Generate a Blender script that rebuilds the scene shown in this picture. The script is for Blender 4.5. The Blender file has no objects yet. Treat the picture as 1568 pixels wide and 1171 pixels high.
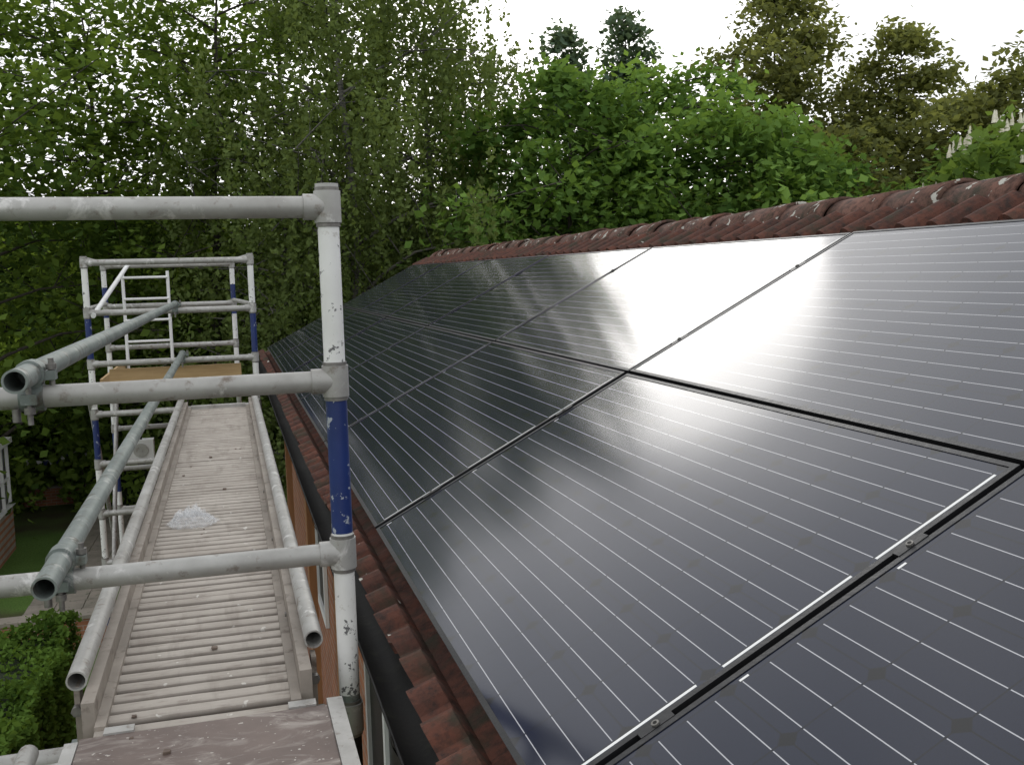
import bpy, math, numpy as np
from mathutils import Vector, Matrix
Z0=5.5
S=bpy.context.scene
COL=S.collection
rad=math.radians
# ---------------------------------------------------------------- materials
def newmat(name):
    m=bpy.data.materials.new(name); m.use_nodes=True
    nt=m.node_tree; nt.nodes.clear()
    out=nt.nodes.new('ShaderNodeOutputMaterial')
    return m,nt,out
class G:
    def __init__(s,nt): s.nt=nt
    def n(s,t,**k):
        x=s.nt.nodes.new(t)
        for a,b in k.items(): setattr(x,a,b)
        return x
    def l(s,a,b): s.nt.links.new(a,b)
    def put(s,sock,v):
        if isinstance(v,bpy.types.NodeSocket): s.l(v,sock)
        else: sock.default_value=v
    def math(s,op,a,b=0.0,c=None):
        x=s.n('ShaderNodeMath',operation=op); s.put(x.inputs[0],a); s.put(x.inputs[1],b)
        if c is not None: s.put(x.inputs[2],c)
        return x.outputs[0]
    def mix(s,f,a,b):
        x=s.n('ShaderNodeMix',data_type='RGBA'); s.put(x.inputs[0],f)
        s.put(x.inputs[6],a if isinstance(a,bpy.types.NodeSocket) else (*a,1)); s.put(x.inputs[7],b if isinstance(b,bpy.types.NodeSocket) else (*b,1))
        return x.outputs[2]
    def noise(s,co,scale,detail=4,rough=.55,dist=0):
        x=s.n('ShaderNodeTexNoise'); s.l(co,x.inputs['Vector']); x.inputs['Scale'].default_value=scale
        x.inputs['Detail'].default_value=detail; x.inputs['Roughness'].default_value=rough; x.inputs['Distortion'].default_value=dist
        return x.outputs['Fac']
    def ramp(s,f,lo,hi):
        x=s.n('ShaderNodeMapRange'); x.clamp=True; s.put(x.inputs[0],f); x.inputs[1].default_value=lo; x.inputs[2].default_value=hi
        return x.outputs[0]
    def obj(s): return s.n('ShaderNodeTexCoord').outputs['Object']
    def mapv(s,co,sc):
        x=s.n('ShaderNodeMapping'); s.l(co,x.inputs[0]); x.inputs['Scale'].default_value=sc
        return x.outputs[0]
    def bsdf(s,col,rough=.6,metal=0.0,spec=.5,bump=None,bstr=.3,bdist=.01):
        p=s.n('ShaderNodeBsdfPrincipled')
        s.put(p.inputs['Base Color'],col if isinstance(col,bpy.types.NodeSocket) else (*col,1))
        s.put(p.inputs['Roughness'],rough); s.put(p.inputs['Metallic'],metal); s.put(p.inputs['Specular IOR Level'],spec)
        if bump is not None:
            b=s.n('ShaderNodeBump'); b.inputs['Strength'].default_value=bstr; b.inputs['Distance'].default_value=bdist
            s.l(bump,b.inputs['Height']); s.l(b.outputs[0],p.inputs['Normal'])
        return p.outputs[0]

def simple(name,c1,c2,scale=8,rough=.6,metal=0.,c3=None,s3=30,t3=(.6,.68),bstr=.3,bdist=.005,stretch=(1,1,1),spec=.5,c4=None,s4=11,t4=(.6,.63)):
    m,nt,out=newmat(name); g=G(nt); co=g.mapv(g.obj(),stretch)
    c=g.mix(g.ramp(g.noise(co,scale,6,.6),.3,.7),c1,c2)
    n3=g.noise(co,s3,5,.65)
    if c3: c=g.mix(g.ramp(n3,*t3),c,c3)
    if c4: c=g.mix(g.ramp(g.noise(co,s4,6,.7,.5),*t4),c,c4)
    g.l(g.bsdf(c,rough,metal,spec,n3,bstr,bdist),out.inputs[0]); return m

M={}
M['galv']=simple('galvanised_steel',(.46,.455,.435),(.28,.27,.25),6,.5,.3,(.16,.125,.095),26,(.56,.72),.3,.002,c4=(.60,.59,.57),s4=12,t4=(.57,.66))
M['galv_dark']=simple('weathered_steel',(.25,.28,.265),(.14,.165,.155),7,.5,.35,(.10,.085,.065),24,(.55,.70),.3,.002,c4=(.40,.41,.39),s4=12,t4=(.57,.66))
M['white']=simple('chipped_white_paint',(.82,.82,.80),(.68,.68,.65),5,.42,0,(.13,.13,.13),38,(.61,.635),.3,.002,c4=(.42,.39,.34),s4=14,t4=(.61,.70))
M['blue']=simple('chipped_blue_paint',(.012,.032,.15),(.01,.022,.10),6,.4,0,(.35,.38,.42),30,(.62,.64),.3,.002)
M['black']=simple('black_plastic',(.008,.008,.008),(.013,.012,.011),6,.65,0,(.03,.03,.022),20,(.55,.75),spec=.25)
M['bolt']=simple('bolt_steel',(.28,.27,.25),(.15,.14,.13),40,.5,.6)
M['alu']=simple('aluminium_edge',(.50,.49,.47),(.33,.32,.30),10,.45,.4,(.20,.16,.13),25,(.57,.7))
M['beam']=simple('staging_beam',(.37,.325,.28),(.23,.20,.17),6,.65,.1,(.13,.10,.08),16,(.55,.7))
M['ply']=simple('plywood',(.50,.34,.17),(.40,.26,.12),5,.7,stretch=(1,8,8))
M['timber']=simple('orange_timber',(.36,.17,.07),(.25,.115,.05),5,.7,stretch=(3,3,.6))
M['whiteupvc']=simple('white_upvc',(.78,.78,.77),(.7,.7,.69),3,.4)
M['stone']=simple('paving_stone',(.30,.26,.22),(.19,.17,.14),2.5,.9,c3=(.08,.09,.05),s3=9,t3=(.58,.72))
M['bark']=simple('bark',(.085,.072,.058),(.04,.034,.028),4,.9,stretch=(3,3,.5),bstr=.8,bdist=.03)
M['birchbark']=simple('birch_bark',(.16,.15,.13),(.09,.085,.075),3,.8,c3=(.03,.03,.03),s3=6,t3=(.50,.6),stretch=(1,1,4))
M['core']=simple('hedge_inner',(.012,.02,.008),(.02,.03,.01),3,.95)
M['lichen']=simple('ridge_mortar',(.20,.15,.12),(.10,.075,.06),30,.9)

def tilemat(name,base1,base2,lich=.66):
    m,nt,out=newmat(name); g=G(nt); co=g.obj()
    c=g.mix(g.ramp(g.noise(co,5,5,.6),.3,.7),base1,base2)
    c=g.mix(g.ramp(g.noise(co,30,6,.7),.44,.66),c,(.045,.030,.026))
    c=g.mix(g.ramp(g.noise(co,9,5,.6),.50,.66),c,(.05,.042,.030))
    c=g.mix(g.ramp(g.noise(co,15,3,.55,.4),lich,lich+.025),c,(.46,.45,.40))
    g.l(g.bsdf(c,.9,0,.2,g.noise(co,70,5,.7),.6,.006),out.inputs[0]); return m
M['tile']=tilemat('clay_roof_tile',(.14,.056,.038),(.08,.039,.031),.71)
M['ridge']=tilemat('clay_ridge_tile',(.20,.105,.080),(.125,.072,.057),.615)

def brickmat(name,axis,c1,c2,mort):
    m,nt,out=newmat(name); g=G(nt); co=g.obj()
    sp=g.n('ShaderNodeSeparateXYZ'); g.l(co,sp.inputs[0]); cb=g.n('ShaderNodeCombineXYZ')
    g.l(sp.outputs[axis],cb.inputs[0]); g.l(sp.outputs[2],cb.inputs[1])
    b=g.n('ShaderNodeTexBrick'); g.l(cb.outputs[0],b.inputs['Vector'])
    b.inputs['Scale'].default_value=1; b.inputs['Brick Width'].default_value=.225; b.inputs['Row Height'].default_value=.075
    b.inputs['Mortar Size'].default_value=.006; b.inputs['Color1'].default_value=(*c1,1); b.inputs['Color2'].default_value=(*c2,1); b.inputs['Mortar'].default_value=(*mort,1)
    c=g.mix(g.math('MULTIPLY',g.ramp(g.noise(co,6,5),.35,.75),.4),b.outputs[0],(.12,.07,.05))
    g.l(g.bsdf(c,.9,0,.2,b.outputs['Fac'],-.4,.006),out.inputs[0]); return m
M['brickY']=brickmat('house_brick',1,(.36,.15,.08),(.28,.12,.065),(.32,.28,.24))
M['brickX']=brickmat('gable_brick',0,(.36,.15,.08),(.28,.12,.065),(.32,.28,.24))

def deckmat():
    m,nt,out=newmat('ribbed_deck'); g=G(nt); co=g.obj()
    c=g.mix(g.ramp(g.noise(g.mapv(co,(1.5,1.5,1)),3,6,.6),.3,.7),(.48,.435,.385),(.35,.31,.27))
    c=g.mix(g.math('MULTIPLY',g.ramp(g.noise(g.mapv(co,(1.2,5,1)),9,5,.6),.54,.75),.8),c,(.22,.185,.155))
    c=g.mix(g.ramp(g.noise(g.mapv(co,(5,.8,1)),3,5,.6),.55,.75),c,(.28,.245,.21))
    c=g.mix(g.ramp(g.noise(co,34,3,.5),.69,.72),c,(.62,.59,.54))
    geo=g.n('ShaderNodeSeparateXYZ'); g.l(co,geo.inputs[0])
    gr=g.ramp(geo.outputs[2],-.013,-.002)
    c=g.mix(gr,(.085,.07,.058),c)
    g.l(g.bsdf(c,.75,0,.3,g.noise(co,60,4),.4,.003),out.inputs[0]); return m
M['deck']=deckmat()
def plymat():
    m,nt,out=newmat('worn_phenolic_plywood'); g=G(nt); co=g.obj()
    c=g.mix(g.ramp(g.noise(co,5,6,.6),.3,.7),(.19,.145,.125),(.12,.09,.08))
    c=g.mix(g.math('MULTIPLY',g.ramp(g.noise(g.mapv(co,(1,2.2,1)),7,8,.7,1.2),.50,.70),.75),c,(.42,.38,.34))
    c=g.mix(g.ramp(g.noise(co,70,3,.5),.66,.70),c,(.5,.46,.42))
    c=g.mix(g.ramp(g.noise(co,3,4,.5),.56,.78),c,(.08,.06,.05))
    g.l(g.bsdf(c,.55,0,.4,g.noise(co,50,4),.25,.002),out.inputs[0]); return m
M['platform']=plymat()

PW,PH=1.632,.930
def cellmat():
    m,nt,out=newmat('solar_cells_under_glass'); g=G(nt); co=g.obj()
    sp=g.n('ShaderNodeSeparateXYZ'); g.l(co,sp.inputs[0]); x,y=sp.outputs[0],sp.outputs[1]
    cp=.1515; y0=(PH-6*cp)/2; cx=.1585; x0=(PW-10*cx)/2
    lp=cp/3
    fy=g.math('FRACT',g.math('DIVIDE',g.math('SUBTRACT',y,y0),lp))
    dy=g.math('MULTIPLY',g.math('ABSOLUTE',g.math('SUBTRACT',fy,.5)),lp)
    line=g.math('LESS_THAN',dy,.00085)
    fx=g.math('FRACT',g.math('DIVIDE',g.math('SUBTRACT',x,x0),cx))
    dx=g.math('MULTIPLY',g.math('SUBTRACT',.5,g.math('ABSOLUTE',g.math('SUBTRACT',fx,.5))),cx)
    line=g.math('MULTIPLY',line,g.math('GREATER_THAN',dx,.0022))
    inx=g.math('MULTIPLY',g.math('GREATER_THAN',x,.020),g.math('LESS_THAN',x,PW-.022))
    iny=g.math('MULTIPLY',g.math('GREATER_THAN',y,y0),g.math('LESS_THAN',y,PH-y0))
    line=g.math('MULTIPLY',line,inx); line=g.math('MULTIPLY',line,iny)
    f2=g.math('FRACT',g.math('DIVIDE',g.math('SUBTRACT',y,y0),2*cp))
    rb=g.math('MULTIPLY',g.math('GREATER_THAN',f2,.083),g.math('LESS_THAN',f2,.917))
    rb=g.math('MULTIPLY',rb,g.math('LESS_THAN',g.math('ABSOLUTE',g.math('SUBTRACT',x,.0185)),.0030))
    rt=g.math('MULTIPLY',g.math('GREATER_THAN',f2,.075),g.math('LESS_THAN',f2,.13))
    rt=g.math('MULTIPLY',rt,g.math('LESS_THAN',g.math('ABSOLUTE',g.math('SUBTRACT',x,PW-.0205)),.0025))
    ribbon=g.math('MULTIPLY',g.math('MAXIMUM',rb,rt),iny)
    fc=g.math('FRACT',g.math('DIVIDE',g.math('SUBTRACT',y,y0),cp))
    dc=g.math('MULTIPLY',g.math('SUBTRACT',.5,g.math('ABSOLUTE',g.math('SUBTRACT',fc,.5))),cp)
    corner=g.math('LESS_THAN',g.math('ADD',dx,dc),.017)
    gap=g.math('LESS_THAN',g.math('MINIMUM',dx,dc),.001)
    gg=g.math('MAXIMUM',corner,gap)
    oi=g.n('ShaderNodeObjectInfo').outputs['Random']
    cell=g.mix(oi,(.0075,.0105,.0250),(.0105,.0140,.0310))
    c=g.mix(gg,cell,(.004,.004,.005))
    c=g.mix(line,c,(.46,.46,.48)); c=g.mix(ribbon,c,(.82,.82,.80))
    n=g.noise(co,3.0,4,.6)
    r=g.math('ADD',.10,g.math('MULTIPLY',n,.05))
    b1=g.noise(co,1.6,2,.5)
    sh=g.bsdf(c,r,0,.46,b1,.10,.006)
    g.l(sh,out.inputs[0]); return m
M['cell']=cellmat()
M['frame']=simple('black_anodised_frame',(.012,.012,.013),(.020,.020,.022),6,.4,.2)

def grassmat():
    m,nt,out=newmat('grass'); g=G(nt); co=g.obj()
    c=g.mix(g.ramp(g.noise(co,.5,6,.65),.35,.65),(.08,.145,.03),(.115,.20,.045))
    c=g.mix(g.ramp(g.noise(co,30,4,.7),.45,.7),c,(.045,.08,.018))
    c=g.mix(g.ramp(g.noise(co,.16,4,.6),.5,.6),c,(.06,.05,.03))
    g.l(g.bsdf(c,.9,0,.2,g.noise(co,60,4),.6,.03),out.inputs[0]); return m
M['grass']=grassmat()

def leafmat(name,dark,light,trans=.38):
    m,nt,out=newmat(name); g=G(nt)
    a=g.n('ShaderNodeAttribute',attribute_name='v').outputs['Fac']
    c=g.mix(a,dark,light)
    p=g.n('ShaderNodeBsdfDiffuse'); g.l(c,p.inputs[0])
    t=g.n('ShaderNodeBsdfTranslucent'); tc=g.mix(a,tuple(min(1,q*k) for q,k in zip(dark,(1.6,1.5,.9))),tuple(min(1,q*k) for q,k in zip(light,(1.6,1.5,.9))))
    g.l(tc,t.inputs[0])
    mx=g.n('ShaderNodeMixShader'); mx.inputs[0].default_value=trans; g.l(p.outputs[0],mx.inputs[1]); g.l(t.outputs[0],mx.inputs[2])
    g.l(mx.outputs[0],out.inputs[0]); return m
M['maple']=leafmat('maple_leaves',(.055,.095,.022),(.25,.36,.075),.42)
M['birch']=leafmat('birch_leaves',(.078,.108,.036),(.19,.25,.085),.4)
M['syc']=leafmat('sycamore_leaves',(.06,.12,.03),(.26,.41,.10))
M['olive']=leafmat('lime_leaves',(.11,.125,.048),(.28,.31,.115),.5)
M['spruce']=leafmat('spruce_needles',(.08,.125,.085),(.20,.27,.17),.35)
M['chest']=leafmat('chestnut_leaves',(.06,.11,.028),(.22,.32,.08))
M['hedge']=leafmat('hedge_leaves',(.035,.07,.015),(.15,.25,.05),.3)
M['darkhedge']=leafmat('dark_hedge_leaves',(.025,.048,.016),(.085,.13,.04),.2)
M['candle']=simple('chestnut_blossom',(.80,.77,.64),(.62,.57,.44),10,.8)

# ---------------------------------------------------------------- builder
class B:
    def __init__(s): s.v=[];s.f=[];s.m=[];s.sm=[];s.mats=[]
    def mi(s,m):
        m=M[m]
        if m not in s.mats: s.mats.append(m)
        return s.mats.index(m)
    def add(s,vs,fs,mat,smooth=False):
        o=len(s.v); k=s.mi(mat)
        s.v+= [tuple(map(float,q)) for q in vs]
        for f in fs: s.f.append([i+o for i in f]); s.m.append(k); s.sm.append(smooth)
    def box(s,a,b,mat):
        x0,y0,z0=a;x1,y1,z1=b
        s.add([(x0,y0,z0),(x1,y0,z0),(x1,y1,z0),(x0,y1,z0),(x0,y0,z1),(x1,y0,z1),(x1,y1,z1),(x0,y1,z1)],
              [(0,3,2,1),(4,5,6,7),(0,1,5,4),(1,2,6,5),(2,3,7,6),(3,0,4,7)],mat)
    def tube(s,p0,p1,r,mat,seg=18,wall=None,r1=None):
        p0=np.array(p0,float);p1=np.array(p1,float);r1=r if r1 is None else r1
        d=p1-p0;L=np.linalg.norm(d);d/=L
        a=np.array([0,0,1.]) if abs(d[2])<.9 else np.array([1.,0,0]); u=np.cross(d,a);u/=np.linalg.norm(u);w=np.cross(d,u)
        ring=lambda c,rr:[c+rr*(math.cos(t)*u+math.sin(t)*w) for t in np.linspace(0,2*math.pi,seg,endpoint=False)]
        vs=ring(p0,r)+ring(p1,r1)
        fs=[(i,i+seg,(i+1)%seg+seg,(i+1)%seg) for i in range(seg)]
        s.add(vs,fs,mat,True)
        if wall:
            vs=ring(p0,r)+ring(p0,r-wall)+ring(p1,r1)+ring(p1,r1-wall); n=seg
            fs=[(i,(i+1)%n,(i+1)%n+n,i+n) for i in range(n)]+[(i+2*n,i+3*n,(i+1)%n+3*n,(i+1)%n+2*n) for i in range(n)]
            s.add(vs,fs,mat)
            vs=ring(p0,r-wall)+ring(p1,r1-wall)
            s.add(vs,[(i,(i+1)%n,(i+1)%n+n,i+n) for i in range(n)],mat,True)
        else:
            s.add(ring(p0,r),[tuple(range(seg))],mat); s.add(ring(p1,r1),[tuple(range(seg))[::-1]],mat)
    def obj(s,name,parent=None,loc=(0,0,0)):
        me=bpy.data.meshes.new(name); me.from_pydata(s.v,[],s.f)
        for m in s.mats: me.materials.append(m)
        me.polygons.foreach_set('material_index',s.m); me.polygons.foreach_set('use_smooth',s.sm); me.update()
        o=bpy.data.objects.new(name,me); COL.objects.link(o); o.location=loc
        if parent: o.parent=parent
        return o
def empty(name,loc=(0,0,0)):
    e=bpy.data.objects.new(name,None); COL.objects.link(e); e.location=loc; e.empty_display_size=.2; return e

b=B()
b.add([(-300,-300,0),(300,-300,0),(300,300,0),(-300,300,0)],[(0,1,2,3)],'grass'); b.obj('ground')
# ---------------------------------------------------------------- house
house=empty('brick_house')
RP=.4794; ca,sa=math.cos(RP),math.sin(RP)
O=np.array([.387,2.921,Z0-.762]); sdir=np.array([ca,0,sa]); nrm=np.array([-sa,0,ca])
GY0,GY1=-5.0,11.50
eX=.318; ridX=2.42
def tilez(X): return Z0-.762-.060+(X-.387)*sa/ca
b=B(); yy=np.arange(GY0,GY1+.001,.0125)
roll=.15
ph=(yy/roll)%1.0
prof=np.where(ph<.58, .040*np.sin(np.pi*np.clip(ph/.58,0,1))**.75, -.006*np.sin((ph-.58)/.42*np.pi))
rngt=np.random.RandomState(5)
L=(ridX-eX)/ca
rows=[(0,-.020,.35),(.0005,.012,1),(.062,.004,1),(.075,-.028,.25),(.50,-.028,.25),(1.0,-.028,.25),(1.5,-.028,.25),(1.955,-.028,.25),(1.97,.004,1),(2.03,-.004,1),(2.0305,.010,1),(2.22,.0,1),(2.26,-.03,.7),(L,-.06,.3)]
V=[]
base=np.array([eX,0,tilez(eX)])
jit=np.repeat(rngt.randn(len(yy)//24+2)*.0025,24)[:len(yy)]
js=np.repeat(rngt.randn(len(yy)//24+2)*.006,24)[:len(yy)]
for ri,(dd,off,pf) in enumerate(rows):
    for i in range(0,len(yy)):
        p=base+sdir*(dd+(js[i] if ri<2 else 0))+nrm*(off+prof[i]*pf+jit[i]*pf); V.append((p[0],yy[i],p[2]))
nY=len(yy); F=[]
for r in range(len(rows)-1):
    for i in range(nY-1): F.append((r*nY+i,(r+1)*nY+i,(r+1)*nY+i+1,r*nY+i+1))
b.add(V,F,'tile',False)
zr=tilez(ridX)
b.add([(ridX,GY0,zr-.06),(ridX,GY1,zr-.06),(2*ridX-eX,GY1,tilez(eX)),(2*ridX-eX,GY0,tilez(eX))],[(0,1,2,3)],'tile')
roof=b.obj('roof_tiles',house)
b=B()
for sgn in (1,-1):
    p=[]
    for X,dz in ((eX,-.07),(ridX,-.09),(ridX,-.04),(eX,-.005)):
        XX=X if sgn==1 else 2*ridX-X; p.append((XX,tilez(X)+dz))
    b.add([(q[0],GY1-.03,q[1]) for q in p]+[(q[0],GY1+.015,q[1]) for q in p],[(0,1,2,3),(7,6,5,4),(0,4,5,1),(1,5,6,2),(2,6,7,3),(3,7,4,0)],'lichen')
b.obj('verge',house)
b=B(); rng=np.random.RandomState(3); y=GY1+.03
while y>GY0:
    ln=.335; r0=.110+rng.randn()*.0015; r1=r0-.014; cx=ridX+rng.randn()*.005; cz=Z0+.160+rng.randn()*.003; tilt=rng.randn()*.003
    seg=18; vs=[]
    for (yv,rr,zz) in ((y,r1,tilt),(y-ln*.5,(r0+r1)/2,0),(y-ln+.0,r0,-tilt)):
        for rq in (rr,rr-.016):
            for t in np.linspace(rad(-10),rad(190),seg): vs.append((cx+rq*math.cos(t)*1.12,yv,cz+zz+rq*math.sin(t)))
    fs=[]
    for k in range(2):
        o2=k*2*seg
        for i in range(seg-1):
            fs+= [(o2+i,o2+i+1,o2+i+1+2*seg,o2+i+2*seg),(o2+i+seg,o2+i+3*seg,o2+i+1+3*seg,o2+i+1+seg)]
    for i in range(seg-1): fs+=[(i,i+seg,i+1+seg,i+1),(i+4*seg,i+1+4*seg,i+1+5*seg,i+5*seg)]
    b.add(vs,fs,'ridge',True)
    y-=ln+rng.uniform(-.004,.004)
b.obj('ridge_tiles',house)
wx=.60; ez=tilez(eX)
b=B(); b.box((wx,GY0+.1,0),(2*ridX-wx,GY1-.15,ez-.08),'brickY'); b.obj('walls',house)
b=B()
b.add([(wx+.002,GY1-.147,ez-.08),(2*ridX-wx-.002,GY1-.147,ez-.08),(ridX,GY1-.147,zr-.09)],[(0,1,2)],'brickX')
b.add([(wx,GY1-.147,0),(2*ridX-wx,GY1-.147,0),(2*ridX-wx,GY1-.147,ez-.08),(wx,GY1-.147,ez-.08)],[(0,1,2,3)],'brickX'); b.obj('gable_wall',house)
b=B(); b.box((eX+.060,GY0,ez-.22),(eX+.085,GY1,ez-.035),'black'); b.box((eX+.086,GY0,ez-.22),(wx,GY1,ez-.205),'timber'); b.obj('fascia',house)
b=B()
for y0 in (3.6,7.2):
    b.box((wx-.03,y0,2.9),(wx-.003,y0+1.3,2.96),'whiteupvc'); b.box((wx-.03,y0,4.06),(wx-.003,y0+1.3,4.12),'whiteupvc')
    for q in (0,.62,1.24): b.box((wx-.03,y0+q,2.961),(wx-.003,y0+q+.06,4.059),'whiteupvc')
    b.box((wx-.012,y0+.06,2.962),(wx-.004,y0+1.24,4.058),'frame')
b.obj('windows',house)
b=B()
for y0 in (4.7,6.6,9.0):
    b.box((.43,y0,2.0),(.48,y0+.16,ez-.23),'timber')
b.obj('timber_boards',house)
b=B(); gx=eX-.010; gz=ez-.032; seg=10; R1=.048
vs=[];ys=[GY0,GY1]
for yv in ys:
    for rq in (R1,R1-.004):
        for t in np.linspace(math.pi,2*math.pi,seg): vs.append((gx+rq*math.cos(t),yv,gz+rq*math.sin(t)))
fs=[]
for i in range(seg-1): fs+=[(i,i+1,i+1+2*seg,i+2*seg),(i+seg,i+3*seg,i+1+3*seg,i+1+seg)]
fs+=[(0,2*seg,3*seg,seg),(seg-1,2*seg-1,4*seg-1,3*seg-1)]
b.add(vs,fs,'black',True)
for yv in np.arange(GY0+.5,GY1,.9):
    vs=[]
    for y2 in (yv,yv+.03):
        for t in np.linspace(math.pi*.97,2.03*math.pi,seg): vs.append((gx+(R1+.004)*math.cos(t),y2,gz+(R1+.004)*math.sin(t)))
    b.add(vs,[(i,i+1,i+1+seg,i+seg) for i in range(seg-1)],'black',True)
b.obj('gutter',house)

# ---------------------------------------------------------------- solar panels
PU,PV=1.65,.9415
xa=Vector((0,1,0)); ya=Vector((ca,0,sa)); za=xa.cross(ya)
rotm=Matrix((xa,ya,za)).transposed().to_4x4()
b=B(); fr=.011; gl=.0015; dp=.040
b.add([(fr,fr,gl),(PW-fr,fr,gl),(PW-fr,PH-fr,gl),(fr,PH-fr,gl)],[(0,3,2,1)],'cell')
for a,c in (((0,0),(PW,fr)),((0,PH-fr),(PW,PH)),((0,fr),(fr,PH-fr)),((PW-fr,fr),(PW,PH-fr))):
    b.box((a[0],a[1],0),(c[0],c[1],dp),'frame')
b.add([(fr,fr,.034),(PW-fr,fr,.034),(PW-fr,PH-fr,.034),(fr,PH-fr,.034)],[(0,1,2,3)],'frame')
pm=None
for u in range(-3,5):
    for v in range(2):
        if pm is None:
            o=b.obj('solar_panel'); pm=o.data
        else:
            o=bpy.data.objects.new('solar_panel',pm); COL.objects.link(o)
        p=O+np.array([0,u*PU+.009,0])+sdir*(v*PV+.006)
        jr=np.random.RandomState(u*7+v+50)
        o.matrix_world=Matrix.Translation(Vector(p))@rotm@Matrix.Rotation(jr.randn()*.0012,4,'X')@Matrix.Rotation(jr.randn()*.0010,4,'Y')
b=B()
for v in range(2):
    for q in (.22,.74):
        c=O+sdir*(v*PV+q*PV)-nrm*.056
        p0=c+np.array([0,-3.02*PU,0]); p1=c+np.array([0,5.01*PU,0])
        w=.014
        vs=[]
        for pp in (p0,p1):
            for a1,a2 in ((-w,-w),(w,-w),(w,w),(-w,w)): vs.append(pp+sdir*a1+nrm*a2)
        b.add(vs,[(0,3,2,1),(4,5,6,7),(0,1,5,4),(1,2,6,5),(2,3,7,6),(3,0,4,7)],'frame')
        for u in range(-2,5):
            cc=O+np.array([0,u*PU,0])+sdir*(v*PV+q*PV)
            vs=[]
            for a3 in (-.006,.003):
                for a1,a2 in ((-.030,-.0085),(.030,-.0085),(.030,.0085),(-.030,.0085)): vs.append(cc+sdir*a1+np.array([0,a2,0])+nrm*a3)
            b.add(vs,[(0,3,2,1),(4,5,6,7),(0,1,5,4),(1,2,6,5),(2,3,7,6),(3,0,4,7)],'frame')
            b.tube(cc+nrm*.0025,cc+nrm*.006,.0065,'bolt',10)
            b.tube(cc+nrm*.006,cc+nrm*.0065,.0035,'black',6)
b.obj('panel_mounting_rails')

# ---------------------------------------------------------------- scaffold
TR=.0245
def z(v): return Z0+v
rails=[.158,-.24,-.649,-1.055,-1.46,-1.87,-2.28,-2.69,-3.10,-3.51,-3.92,-4.33,-4.74,-5.15]
def post(bb,x,y,bands):
    for (z1,z0,m) in bands: bb.tube((x,y,z(z0)),(x,y,z(z1)),TR,m,20)
def collar(bb,x,y,zz,sx,m='galv'):
    bb.tube((x,y,z(zz)-.036),(x,y,z(zz)+.036),TR+.006,m,20)
    bb.tube((x,y,z(zz)),(x+sx*.055,y,z(zz)),TR+.005,m,18)
    bb.tube((x,y,z(zz)-.045),(x,y,z(zz)-.036),TR+.003,'bolt',16)
    bb.tube((x,y,z(zz)+.036),(x,y,z(zz)+.044),TR+.003,'bolt',16)
def coupler(bb,x,y,zr_,zt_):
    bb.tube((x,y-.024,z(zt_)),(x,y+.024,z(zt_)),TR+.006,'galv_dark',16)
    bb.tube((x-.024,y,z(zr_)),(x+.024,y,z(zr_)),TR+.006,'galv_dark',16)
    bb.box((x-.022,y-.022,z(zr_)+.02),(x+.022,y+.022,z(zt_)-.02),'galv_dark')
    bb.box((x+.026,y-.016,z(zt_)-.014),(x+.050,y+.016,z(zt_)+.006),'galv_dark')
    bb.tube((x+.041,y,z(zt_)-.045),(x+.041,y,z(zt_)+.032),.006,'bolt',8)
    bb.tube((x+.041,y,z(zt_)+.008),(x+.041,y,z(zt_)+.020),.012,'bolt',6)
    bb.box((x-.016,y-.05,z(zr_)-.012),(x+.016,y-.026,z(zr_)+.010),'galv_dark')
    bb.tube((x,y-.040,z(zr_)-.055),(x,y-.040,z(zr_)+.03),.006,'bolt',8)
    bb.tube((x,y-.040,z(zr_)-.032),(x,y-.040,z(zr_)-.018),.012,'bolt',6)
    bb.tube((x-.030,y-.02,z(zr_)-.05),(x-.030,y-.02,z(zr_)-.022),.009,'bolt',6)
nearT=empty('scaffold_tower')
def tower_frame(name,parent,x0,x1,y,pat,rail='galv'):
    bb=B()
    for x,sx in ((x0,1),(x1,-1)):
        post(bb,x,y,pat)
        for rz in rails: collar(bb,x,y,rz,sx)
        bb.tube((x,y,z(.158)+.030),(x,y,z(.158)+.052),TR+.002,'galv',16)
        bb.tube((x,y,.0),(x,y,.02),.07,'bolt',12)
    for rz in rails: bb.tube((x0+.03,y,z(rz)),(x1-.03,y,z(rz)),TR,rail,20)
    return bb.obj(name,parent)
patN=[(.19,-.275,'white'),(-.275,-.60,'blue'),(-.60,-.995,'white'),(-.995,-1.03,'galv_dark'),(-1.03,-1.9,'black'),(-1.9,-2.4,'white'),(-2.4,-3.1,'blue'),(-3.1,-5.49,'white')]
tower_frame('end_frame',nearT,-1.043,.231,2.30,patN)
tower_frame('end_frame_rear',nearT,-1.043,.231,-.55,patN)
for nm,x,zr_,zt_,y0,y1 in (('scaffold_tube',-.413,-.24,-.190,2.13,8.62),('scaffold_tube',-.381,-.649,-.600,2.08,8.60)):
    b=B(); b.tube((x,y0,z(zt_)),(x+.0,y1,z(zt_)),TR,'galv_dark',24,wall=.0045)
    coupler(b,x,2.30,zr_,zt_); coupler(b,x,8.48,zr_,zt_)
    b.obj(nm)
farT=empty('scaffold_tower')
patF=[(.19,-.26,'white'),(-.26,-.62,'blue'),(-.62,-1.02,'white'),(-1.02,-1.5,'blue'),(-1.5,-1.9,'white'),(-1.9,-2.5,'white'),(-2.5,-3.2,'blue'),(-3.2,-5.49,'white')]
patG=[(.19,-.05,'white'),(-.05,-.35,'blue'),(-.35,-1.06,'white'),(-1.06,-1.5,'white'),(-1.5,-2.1,'blue'),(-2.1,-5.49,'white')]
tower_frame('end_frame_front',farT,-1.077,.197,8.48,patF)
tower_frame('end_frame_back',farT,-1.16,.06,10.5,patG)
b=B()
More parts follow.
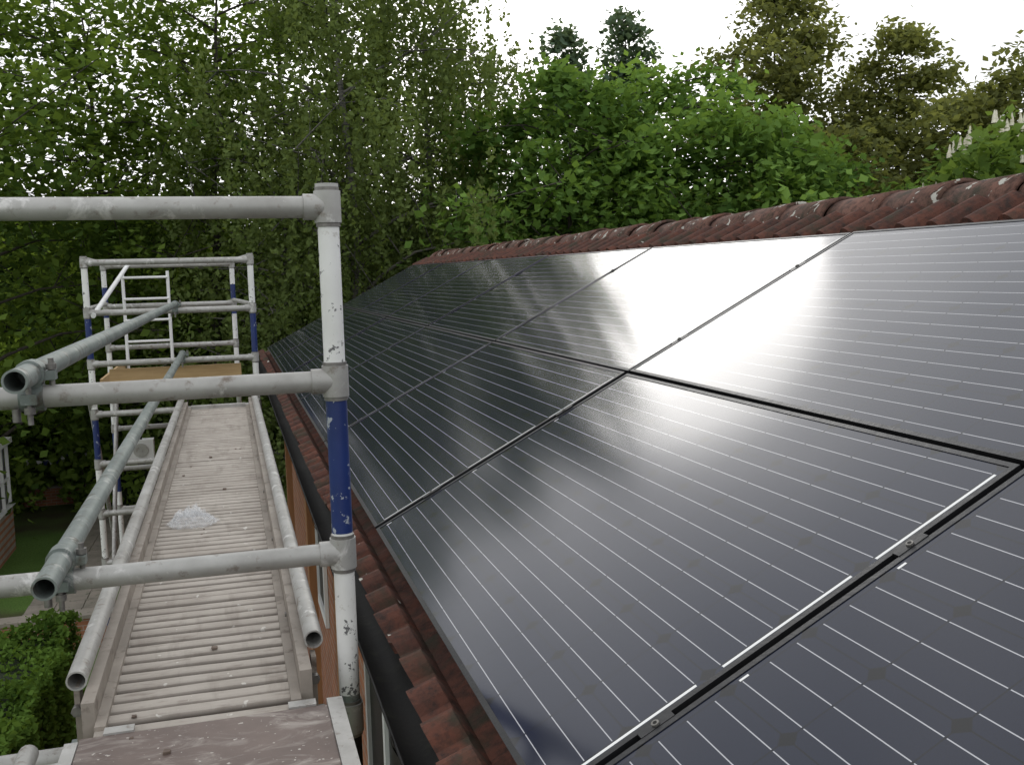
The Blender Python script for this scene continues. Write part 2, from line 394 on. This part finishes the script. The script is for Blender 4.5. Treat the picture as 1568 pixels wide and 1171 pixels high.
for x0,x1 in ((-1.077,-1.16),(.197,.06)):
    for rz in (.158,-.24,-1.0): b.tube((x0,8.45,z(rz)+.03),(x1,10.53,z(rz)+.03),.02,'galv',14)
b.tube((-1.03,8.44,z(-.26)),(-.93,10.45,z(.16)),.02,'whiteupvc',12)
b.tube((-1.10,8.44,z(-.95)),(-1.18,10.5,z(-3.1)),.02,'galv',12)
b.tube((-1.10,10.46,z(-.95)),(-1.08,8.5,z(-3.1)),.02,'galv',12)
b.obj('side_rails_and_braces',farT)
b=B()
b.box((-.95,8.53,z(-.93)),(.08,8.55,z(-.70)),'ply'); b.box((-.95,8.56,z(-.985)),(.08,10.44,z(-.955)),'platform')
b.box((-1.03,8.56,z(-.95)),(-1.01,10.44,z(-.78)),'ply'); b.obj('toe_boards',farT)
b=B()
for x in (-.98,-.56): b.tube((x,10.40,z(-.95)),(x,10.43,z(.10)),.016,'whiteupvc',10)
for k in range(5): b.tube((-.98,10.41,z(-.80+.21*k)),(-.56,10.41,z(-.80+.21*k)),.013,'whiteupvc',10)
b.obj('access_ladder',farT)
b=B(); b.box((-1.02,10.2,z(-1.75)),(-.78,10.34,z(-1.55)),'whiteupvc'); b.tube((-.9,10.27,z(-1.55)),(-.9,10.3,z(-1.46)),.012,'black',8)
b.tube((-.9,10.19,z(-1.65)),(-.9,10.2,z(-1.65)),.07,'alu',14); b.obj('work_lamp',farT)

walk=empty('scaffold_walkway')
b=B(); per=.060; y0,y1=2.135,7.60; X=np.linspace(-.322,.11,9)
pr=[(0,-.014),(.09,-.014),(.18,-.003),(.28,0.),(.5,.0015),(.72,0.),(.84,-.003),(.93,-.013)]
rows=[]; yv=y0; rng=np.random.RandomState(9)
while yv<y1:
    j=rng.randn()*.0018; hj=rng.randn()*.0008; sk=np.cumsum(rng.randn(len(X)))*.0012
    for t,h in pr: rows.append((yv+t*per+j*(t>0),h+hj,sk))
    yv+=per
V=[(X[i],r[0]+r[2][i],r[1]) for r in rows for i in range(len(X))]
nX=len(X); F=[(r*nX+i,r*nX+i+1,(r+1)*nX+i+1,(r+1)*nX+i) for r in range(len(rows)-1) for i in range(nX-1)]
b.add(V,F,'deck',False); b.obj('ribbed_boards',walk,(0,0,z(-.948)))
b=B()
yE=7.62
b.box((-.350,2.20,z(-1.07)),(-.323,yE,z(-.895)),'beam'); b.box((-.3225,2.17,z(-.96)),(-.300,yE,z(-.938)),'beam')
b.box((.111,2.20,z(-1.07)),(.138,yE,z(-.885)),'beam'); b.box((.088,2.17,z(-.96)),(.1105,yE,z(-.938)),'beam')
for yy_ in np.arange(2.6,7.5,.6): b.box((-.32,yy_,z(-1.02)),(.108,yy_+.04,z(-.975)),'beam')
b.box((-.30,yE-.05,z(-.965)),(.087,yE+.02,z(-.925)),'alu')
for yy_ in np.arange(2.5,7.4,.82):
    b.tube((-.362,yy_,z(-.93)),(-.352,yy_,z(-.93)),.008,'bolt',8)
    b.tube((.1385,yy_,z(-.93)),(.149,yy_,z(-.93)),.008,'bolt',8); b.tube((.108,yy_+.2,z(-.92)),(.104,yy_+.2,z(-.92)),.007,'bolt',8)
b.obj('side_beams',walk)
b=B()
b.tube((-.369,2.29,z(-.8775)),(-.369,yE+.3,z(-.8775)),.0225,'galv',24,wall=.004)
b.tube((.154,2.33,z(-.864)),(.154,yE+.3,z(-.864)),.0225,'galv',24,wall=.004)
b.obj('edge_tubes',walk)
b=B()
for x in (-.372,.150):
    b.box((x-.006,2.30,z(-1.05)),(x+.006,2.345,z(-.895)),'beam')
    b.box((x-.022,2.288,z(-1.075)),(x+.022,2.335,z(-1.03)),'galv_dark')
    b.tube((x,2.28,z(-.945)),(x,2.30,z(-.945)),.012,'bolt',6)
b.obj('end_brackets',walk)

plat=empty('scaffold_platform')
b=B(); b.box((-.345,-.7,z(-.957)),(.163,2.128,z(-.941)),'platform'); b.obj('plywood_deck',plat)
b=B(); b.box((.164,-.7,z(-1.02)),(.198,2.15,z(-.936)),'alu'); b.box((-.372,-.7,z(-1.02)),(-.346,2.11,z(-.938)),'alu')
b.box((-.344,2.08,z(-1.01)),(.162,2.127,z(-.96)),'alu')
b.box((-.30,2.129,z(-.962)),(-.24,2.16,z(-.937)),'alu'); b.box((.08,2.129,z(-.962)),(.14,2.16,z(-.937)),'alu')
b.tube((-.45,1.9,z(-.97)),(-.45,2.16,z(-.97)),.02,'galv',14,wall=.004); b.tube((-.53,2.12,z(-1.0)),(-.37,2.12,z(-1.0)),.018,'galv',14)
b.obj('platform_frame',plat)
b=B()
rg=np.random.RandomState(4)
for k in range(16):
    x,y_,s=rg.uniform(-.3,.14),rg.uniform(1.7,6.5),rg.uniform(.003,.008); zz=z(-.941) if y_<2.12 else z(-.947)
    vs=[(x+s*a*rg.uniform(.7,1.2),y_+s*c*rg.uniform(.7,1.2),zz+s*d*rg.uniform(.5,1)) for a in(-1,1) for c in (-1,1) for d in (0,1)]
    b.add(vs,[(0,1,3,2),(4,6,7,5),(0,4,5,1),(2,3,7,6),(0,2,6,4),(1,5,7,3)],'lichen')
b.obj('mortar_crumbs')

m,nt,out=newmat('thin_plastic'); g=G(nt)
p=g.bsdf((.90,.91,.92),.10,0,.9); t=g.n('ShaderNodeBsdfTransparent'); mx=g.n('ShaderNodeMixShader')
mx.inputs[0].default_value=.24; g.l(t.outputs[0],mx.inputs[1]); g.l(p,mx.inputs[2]); g.l(mx.outputs[0],out.inputs[0]); M['plastic']=m
b=B(); nu,nv=44,44
from mathutils import noise as mn
for layer in range(2):
    vs=[]
    for i in range(nu):
        for j in range(nv):
            x=(i/(nu-1)-.5)*2; y_=(j/(nv-1)-.5)*2
            dx_=x*math.sqrt(max(0,1-y_*y_/2)); dy_=y_*math.sqrt(max(0,1-x*x/2)); rr=math.hypot(dx_,dy_)
            q=Vector((dx_*2.4+3+layer*7,dy_*2.4,1)); d=mn.noise(q)*.5+mn.noise(q*2.7)*.3+mn.noise(q*6)*.15
            h=(.030-.010*layer)*max(0,1-rr**3)*(1+1.8*abs(d)*2)+.003+abs(mn.noise(q*5))*.012
            k=.088*(1+.40*d)
            vs.append((dx_*k+mn.noise(q*3)*.012,dy_*k*1.05+mn.noise(q*3+Vector((9,0,0)))*.012,h))
    b.add(vs,[(i*nv+j,(i+1)*nv+j,(i+1)*nv+j+1,i*nv+j+1) for i in range(nu-1) for j in range(nv-1)],'plastic',False)
b.obj('plastic_bag',None,(-.18,3.97,z(-.947)))

# ---------------------------------------------------------------- vegetation
def leafmesh(name,C,size,v,mat,rng,up=.5,elong=1.0,parent=None,loc=(0,0,0)):
    n=len(C); nr=rng.randn(n,3); nr[:,2]+=up*2; nr/=np.linalg.norm(nr,axis=1)[:,None]
    t=rng.randn(n,3); t-=nr*(t*nr).sum(1)[:,None]; t/=np.linalg.norm(t,axis=1)[:,None]
    bt=np.cross(nr,t); s=(size*rng.uniform(.6,1.25,n))[:,None]
    droop=nr*s*.12
    Vv=np.empty((n,4,3)); Vv[:,0]=C-t*s*.6*elong; Vv[:,1]=C+bt*s*.42-droop; Vv[:,2]=C+t*s*.6*elong; Vv[:,3]=C-bt*s*.42-droop
    Vv=Vv.reshape(-1,3)
    me=bpy.data.meshes.new(name); me.vertices.add(n*4); me.vertices.foreach_set('co',Vv.ravel().astype(np.float32))
    me.loops.add(n*4); me.loops.foreach_set('vertex_index',np.arange(n*4,dtype=np.int32))
    me.polygons.add(n); me.polygons.foreach_set('loop_start',np.arange(0,n*4,4,dtype=np.int32))
    try: me.polygons.foreach_set('loop_total',np.full(n,4,dtype=np.int32))
    except Exception: pass
    me.update(calc_edges=True)
    a=me.attributes.new('v','FLOAT','FACE'); a.data.foreach_set('value',np.clip(v,0,1).astype(np.float32))
    me.materials.append(M[mat]); o=bpy.data.objects.new(name,me); COL.objects.link(o); o.location=loc
    if parent: o.parent=parent
    return o
def make_tree(name,x,y,h,r,kind,seed,nleaf,ls,mat,cb=.2,trunk='bark',nl=30,cs=1.0):
    rng=np.random.RandomState(seed); e=empty(name,(x,y,0)); b=B()
    tp=[]; w=np.zeros(2)
    for i in range(9):
        tp.append(np.array([w[0],w[1],h*.93*i/8])); w=w+rng.randn(2)*h*.008
    tr=.010*h+.04
    for i in range(8): b.tube(tp[i],tp[i+1],tr*(1-i/8.6),trunk,9,r1=tr*(1-(i+1)/8.6))
    def tpos(zz):
        t=min(max(zz/(h*.93)*8,0),7.999); i=int(t); return tp[i]+(tp[i+1]-tp[i])*(t-i)
    cl=[]; ang=rng.rand()*6
    for k in range(nl):
        t=(k+.5)/nl; ang+=2.4+rng.randn()*.3
        hz=cb*h+(1-cb)*h*t*.97
        if kind=='cone': R=r*(1.02-t)**.8*(.8+.4*rng.rand()); rise=-.05*h*(1-t)+.01*h
        elif kind=='weep': R=r*(max(0.02,1-(2*t-.9)**2*.75))**.5*(.7+.5*rng.rand()); rise=.10*h*(1-t)
        elif kind=='oval': R=r*(max(0.03,1-(1.7*t-.7)**2))**.6*(.65+.5*rng.rand()); rise=.12*h*(1-t)
        else: R=r*(max(0.03,1-(1.75*t-.75)**2))**.5*(.62+.55*rng.rand()); rise=.07*h*(1-t)
        st=tpos(hz-rise*.9); out=np.array([math.cos(ang),math.sin(ang),0])
        end=tpos(hz)+out*R; end[2]=hz+(rise*.3 if kind!='cone' else rise)
        pts=[]
        for i in range(5):
            f=i/4; p=st+(end-st)*f; p[2]+=math.sin(f*math.pi)*R*(.12 if kind!='cone' else -.03); p[:2]+=rng.randn(2)*R*.03*(0<i<4); pts.append(p)
        lr=tr*.34*(1-t*.6)
        for i in range(4): b.tube(pts[i],pts[i+1],max(.012,lr*(1-i/4.6)),trunk,6,r1=max(.01,lr*(1-(i+1)/4.6)))
        cv=rng.rand()
        nsub=max(2,int(R*2.0*cs))
        for q in range(nsub):
            f=.35+.65*rng.rand(); i=min(3,int(f*4)); p=pts[i]+(pts[i+1]-pts[i])*(f*4-i)
            dlt=rng.randn(3)*R*.24; dlt[2]=dlt[2]*.8+.06*R; e2=p+dlt
            b.tube(p,e2,.016,trunk,4,r1=.008); cl.append((e2,cv*.5+.5*rng.rand(),f))
            if rng.rand()<.5: cl.append((p+dlt*.5,cv*.5+.3*rng.rand(),f*.7))
        cl.append((end,cv*.5+.5*rng.rand(),1))
    b.obj('trunk_and_limbs',e)
    C=[];V_=[]
    wts=np.array([rng.uniform(.4,1.6) for _ in cl]); wts/=wts.sum()
    for (c,cv,f),wt in zip(cl,wts):
        m_=max(8,int(nleaf*wt))
        if kind=='weep':
            ns=max(3,m_//26); base=c+rng.randn(ns,3)*np.array([.34,.34,.25])
            idx=rng.randint(0,ns,m_); Ls=rng.uniform(.6,2.2,ns); tt=rng.rand(m_)
            P=base[idx]+rng.randn(m_,3)*.05; P[:,2]-=tt*Ls[idx]; drift=rng.randn(ns,2)*.12; P[:,:2]+=drift[idx]*tt[:,None]
            hz2=.25*(1-tt)
        else:
            s=(.085*r+.20)*rng.uniform(.7,1.3)
            if kind=='cone': s*=.8
            P=c+rng.randn(m_,3)*np.array([s,s,s*.45])
            P[:,2]-=(( (P[:,0]-c[0])**2+(P[:,1]-c[1])**2)/s)*.22
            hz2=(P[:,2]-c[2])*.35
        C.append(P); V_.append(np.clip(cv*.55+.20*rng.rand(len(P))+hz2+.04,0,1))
    C=np.concatenate(C); V_=np.concatenate(V_); k=C[:,2]>.4
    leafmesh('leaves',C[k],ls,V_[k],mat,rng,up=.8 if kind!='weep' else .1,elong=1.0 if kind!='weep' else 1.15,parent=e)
    return e
def pol(az,D): return D*math.sin(rad(az)),D*math.cos(rad(az))
T=[
('maple_tree',-24,25,13,4.4,'round',9000,.22,'maple',.12),
('maple_tree',-13.0,23,13.0,4.0,'round',16000,.18,'maple',.14),
('maple_tree',-5.5,26,13.2,3.7,'round',12000,.18,'maple',.16),
('maple_tree',-0.5,24,13.6,2.9,'round',10500,.17,'maple',.2),
('maple_tree',4,28,15.4,3.5,'round',12500,.18,'maple',.12),
('birch_tree',7.6,21,14.0,2.9,'weep',40000,.092,'birch',.13),
('birch_tree',11.3,22.5,12.7,2.2,'weep',31000,.092,'birch',.10),
('birch_tree',3.8,22,9.6,2.4,'weep',20000,.092,'birch',.12),
('birch_tree',14.8,25,11.4,1.8,'weep',18000,.10,'birch',.12),
('sycamore_tree',20.2,21,9.9,2.7,'round',18000,.175,'syc',.12),
('sycamore_tree',25.8,21.5,10.0,2.9,'round',19000,.175,'syc',.12),
('sycamore_tree',30.8,21,8.6,2.4,'round',14000,.175,'syc',.15),
('spruce_tree',22.9,34,14.3,2.5,'cone',12000,.21,'spruce',.1),
('spruce_tree',19.6,34,13.9,2.2,'cone',10000,.21,'spruce',.1),
('lime_tree',30.8,32,14.2,2.7,'oval',23000,.18,'olive',.2),
('lime_tree',37.0,33,12.8,2.4,'oval',21000,.18,'olive',.2),
('lime_tree',34.4,28,9.2,2.3,'round',14000,.18,'olive',.15),
('lime_tree',40.0,30,10.2,2.4,'round',15000,.18,'olive',.15),
('lime_tree',43.6,30,10.9,2.8,'round',18000,.18,'olive',.15),
('horse_chestnut_tree',42.6,20,7.9,2.0,'round',12000,.19,'chest',.2),
('lime_tree',49,27,9,3.0,'round',7000,.2,'olive',.15),
]
for i,(nm,az,D,h,r,kind,nl,ls,mat,cb) in enumerate(T):
    x,y_=pol(az,D)
    e=make_tree(nm,x,y_,h,r,kind,100+i*7,nl,ls,mat,cb,trunk='birchbark' if 'birch' in nm else 'bark',nl=34 if kind!='cone' else 46)
    if 'chestnut' in nm:
        b=B(); rg=np.random.RandomState(2)
        for k in range(80):
            a=rg.rand()*6.28; t=rg.rand()**.6; px,py=r*.95*t*math.cos(a),r*.95*t*math.sin(a); pz=h*.62+(h*.38)*math.sqrt(max(0,1-t*t))+rg.randn()*.1
            for s in range(3): b.tube((px,py,pz+s*.07),(px+rg.randn()*.01,py,pz+.08+s*.07),.05-.013*s,'candle',6,r1=.03-.01*s)
        b.obj('blossom_candles',e)

rng=np.random.RandomState(77)
def mass(name,items,mat,size,dens,seed=1):
    rg=np.random.RandomState(seed); C=[];Vv=[]; e=empty(name); b=B()
    for (x,y_,rx,ry,h) in items:
        n=int(dens*(rx+ry)*h*2)
        d=rg.randn(n,3); d/=np.linalg.norm(d,axis=1)[:,None]; d[:,2]=np.abs(d[:,2])
        lump=1+.16*np.sin(d[:,0]*5+x)*np.cos(d[:,1]*6+y_)+.10*np.sin(d[:,2]*11+x*3)+.06*np.sin(d[:,0]*15+d[:,1]*13)
        rr=(rg.uniform(.72,1.04,n)*lump)[:,None]
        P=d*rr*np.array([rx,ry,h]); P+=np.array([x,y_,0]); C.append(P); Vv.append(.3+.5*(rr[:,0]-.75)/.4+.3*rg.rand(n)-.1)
        vs=[];seg=10
        for a in range(6):
            for q in range(seg):
                ph_=a/5*math.pi/2; th=q/seg*2*math.pi; k=.66
                vs.append((x+rx*k*math.cos(ph_)*math.cos(th),y_+ry*k*math.cos(ph_)*math.sin(th),h*k*math.sin(ph_)))
        b.add(vs,[(a*seg+q,a*seg+(q+1)%seg,(a+1)*seg+(q+1)%seg,(a+1)*seg+q) for a in range(5) for q in range(seg)],'core',True)  # solid dark dome filling each clump behind its leaves, no stems modelled
    b.obj('dark_core',e); leafmesh('leaves',np.concatenate(C),size,np.concatenate(Vv),mat,rg,parent=e); return e
it=[]
for az in np.arange(-26,36,3.2):
    D=29+rng.randn()*1.2; x,y_=pol(az+rng.randn(),D); it.append((x,y_,1.9+rng.rand(),1.9,3.2+rng.rand()*3))
mass('undergrowth',it,'maple',.20,150,seed=3)
it=[]
for az in np.arange(-40,70,2.6):
    D=50+rng.randn()*3; x,y_=pol(az+rng.randn(),D); it.append((x,y_,3.2+rng.rand(),3,7.0+rng.rand()*2.5))
mass('distant_trees',it,'darkhedge',.5,45,seed=4)

def hedge(name,x0,x1,y0,y1,h,mat,size,n,seed):
    rg=np.random.RandomState(seed); e=empty(name,(0,0,0)); b=B(); b.box((x0+.15,y0+.15,0),(x1-.15,y1-.15,h-.16),'core'); b.obj('dark_core',e)  # solid dark core box filling the hedge behind its leaf shell
    A=[(x1-x0)*(y1-y0),(x1-x0)*h,(x1-x0)*h,(y1-y0)*h,(y1-y0)*h]; pr=np.array(A)/sum(A); f=rg.choice(5,n,p=pr)
    u,v,d=rg.rand(n),rg.rand(n),np.abs(rg.randn(n))*.09
    P=np.zeros((n,3))
    P[:,0]=np.select([f==3,f==4],[x0+d,x1-d],x0+u*(x1-x0)); P[:,1]=np.select([f==1,f==2],[y0+d,y1-d],np.where(f>2,y0+u*(y1-y0),y0+v*(y1-y0)))
    P[:,2]=np.where(f==0,h-d,v*h)
    P[:,2]+=.07*np.sin(P[:,0]*3.1)+.06*np.sin(P[:,1]*2.3+1)+.05*np.sin(P[:,0]*9+P[:,1]*7)+rg.randn(n)*.025; P[:,0]+=.06*np.sin(P[:,1]*4)+.04*np.sin(P[:,1]*11)
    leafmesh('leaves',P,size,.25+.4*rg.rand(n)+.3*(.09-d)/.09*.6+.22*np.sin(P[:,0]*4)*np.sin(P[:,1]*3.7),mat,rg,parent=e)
hedge('garden_hedge',-4.2,-1.72,6.8,11.0,2.0,'hedge',.055,60000,21)
hedge('boundary_hedge',-14,3.5,27.2,28.4,1.75,'darkhedge',.16,14000,22)

b=B(); b.box((-9,15.6,0),(-1.9,15.85,.48),'brickX'); b.box((-9.02,15.57,.485),(-1.88,15.88,.54),'stone'); b.obj('garden_wall')
b=B(); b.box((-12,26.4,0),(-3.0,26.62,.42),'brickX'); b.box((-12,26.38,.425),(-2.98,26.64,.47),'stone'); b.obj('low_wall')
b=B(); rg=np.random.RandomState(8)
for i in range(22):
    for j in range(3):
        x=-3.6+j*.46+ (i*.012); y_=16.2+i*.47
        b.box((x,y_,-.02),(x+.445,y_+.455,.022+rg.rand()*.008),'stone')
b.obj('garden_path')
b=B(); b.add([(-1.9,5,.004),(.3,5,.004),(.3,26,.004),(-1.9,26,.004)],[(0,1,2,3)],'stone'); b.obj('patio')
cons=empty('conservatory',(-.5,0,0))
b=B(); b.box((-7.5,18.8,0),(-4.05,22.3,.95),'brickX'); b.obj('dwarf_wall',cons)
b=B()
for x in np.arange(-7.5,-4.0,.57): b.box((x,18.8,.96),(x+.06,18.86,2.25),'whiteupvc')
for y_ in np.arange(18.8,22.3,.57): b.box((-4.11,y_,.96),(-4.05,y_+.06,2.25),'whiteupvc')
b.box((-7.55,18.72,.952),(-4.0,22.35,.99),'whiteupvc'); b.box((-7.6,18.7,2.252),(-3.98,22.4,2.36),'whiteupvc')
b.box((-7.55,18.79,1.5),(-4.04,18.84,1.55),'whiteupvc'); b.box((-4.10,18.85,1.5),(-4.06,22.3,1.55),'whiteupvc')
b.obj('frame',cons)
b=B(); b.box((-7.4,18.85,1.0),(-4.12,22.2,2.25),'frame'); b.obj('dark_glazing',cons)
b=B(); pts=[]
for i in range(40):
    f=i/39; x=-7.2+5.2*f; pts.append((x,26.2,1.45-.28*math.sin((f*3%1)*math.pi)))
for i in range(39): b.tube(pts[i],pts[i+1],.014,'whiteupvc',5)
for i in range(0,39,1):
    x,y_,zz=pts[i]; b.add([(x-.07,y_-.02,zz),(x+.07,y_-.02,zz),(x,y_-.02,zz-.17)],[(0,1,2)],'whiteupvc' if i%2 else 'blue')
for x in (-7.2,-5.45,-3.7,-2.0): b.tube((x,26.2,0),(x,26.2,1.5),.03,'bark',6)
b.obj('bunting')
for (x,y_,s) in ((-4.9,17.6,.14),(-3.3,25.4,.2),(-2.75,25.6,.18)):
    b=B(); b.tube((x,y_,0),(x,y_,s*1.6),s*.75,'timber',12,r1=s); b.tube((x,y_,s*1.6),(x,y_,s*1.75),s*1.08,'timber',12); b.tube((x,y_,s*1.7),(x,y_,s*2.6),s*.8,'core',7,r1=s*.3)
    b.obj('plant_pot')

# ---------------------------------------------------------------- light
w=bpy.data.worlds.new('World'); S.world=w; w.use_nodes=True; nt=w.node_tree; nt.nodes.clear(); g=G(nt)
AZ,EL=14.0,20.0
sky=g.n('ShaderNodeTexSky',sky_type='NISHITA'); sky.sun_disc=False; sky.sun_elevation=rad(EL); sky.sun_rotation=rad(AZ); sky.air_density=1.0; sky.dust_density=4.0
hs=g.n('ShaderNodeHueSaturation'); g.l(sky.outputs[0],hs.inputs['Color']); hs.inputs['Saturation'].default_value=.25
co=g.n('ShaderNodeTexCoord').outputs['Generated']
nz=g.noise(g.mapv(co,(1,1,2.2)),2.6,5,.55,.3)
cloud=g.mix(g.ramp(nz,.35,.68),(8.6,8.9,9.3),(12.3,12.4,12.5))
col=g.mix(.85,hs.outputs[0],cloud)
bg=g.n('ShaderNodeBackground'); g.l(col,bg.inputs[0]); bg.inputs[1].default_value=.12
wo=g.n('ShaderNodeOutputWorld'); g.l(bg.outputs[0],wo.inputs[0])
sd=bpy.data.lights.new('sun','SUN'); sd.energy=.5; sd.angle=rad(19); sd.color=(1,.97,.92); sd.energy=.3
so=bpy.data.objects.new('sun',sd); COL.objects.link(so)
dv=Vector((math.sin(rad(AZ))*math.cos(rad(EL)),math.cos(rad(AZ))*math.cos(rad(EL)),math.sin(rad(EL))))
so.rotation_euler=dv.to_track_quat('Z','Y').to_euler(); so.location=(0,0,30)

# ---------------------------------------------------------------- camera
yaw,pitch,rl=.2786,-.1117,.0258
fw=Vector((math.sin(yaw)*math.cos(pitch),math.cos(yaw)*math.cos(pitch),math.sin(pitch)))
r0=Vector((math.cos(yaw),-math.sin(yaw),0)); d0=fw.cross(r0)
r_=r0*math.cos(rl)+d0*math.sin(rl); d_=-r0*math.sin(rl)+d0*math.cos(rl)
cd=bpy.data.cameras.new('camera'); cam=bpy.data.objects.new('camera',cd); COL.objects.link(cam)
cd.sensor_width=36; cd.lens=1506/1568*36; cd.clip_start=.05; cd.clip_end=1500
cam.matrix_world=Matrix.Translation((0,0,Z0))@Matrix((r_,-d_,-fw)).transposed().to_4x4()
S.camera=cam
S.view_settings.view_transform='Standard'; S.view_settings.look='None'; S.view_settings.exposure=0; S.view_settings.gamma=1
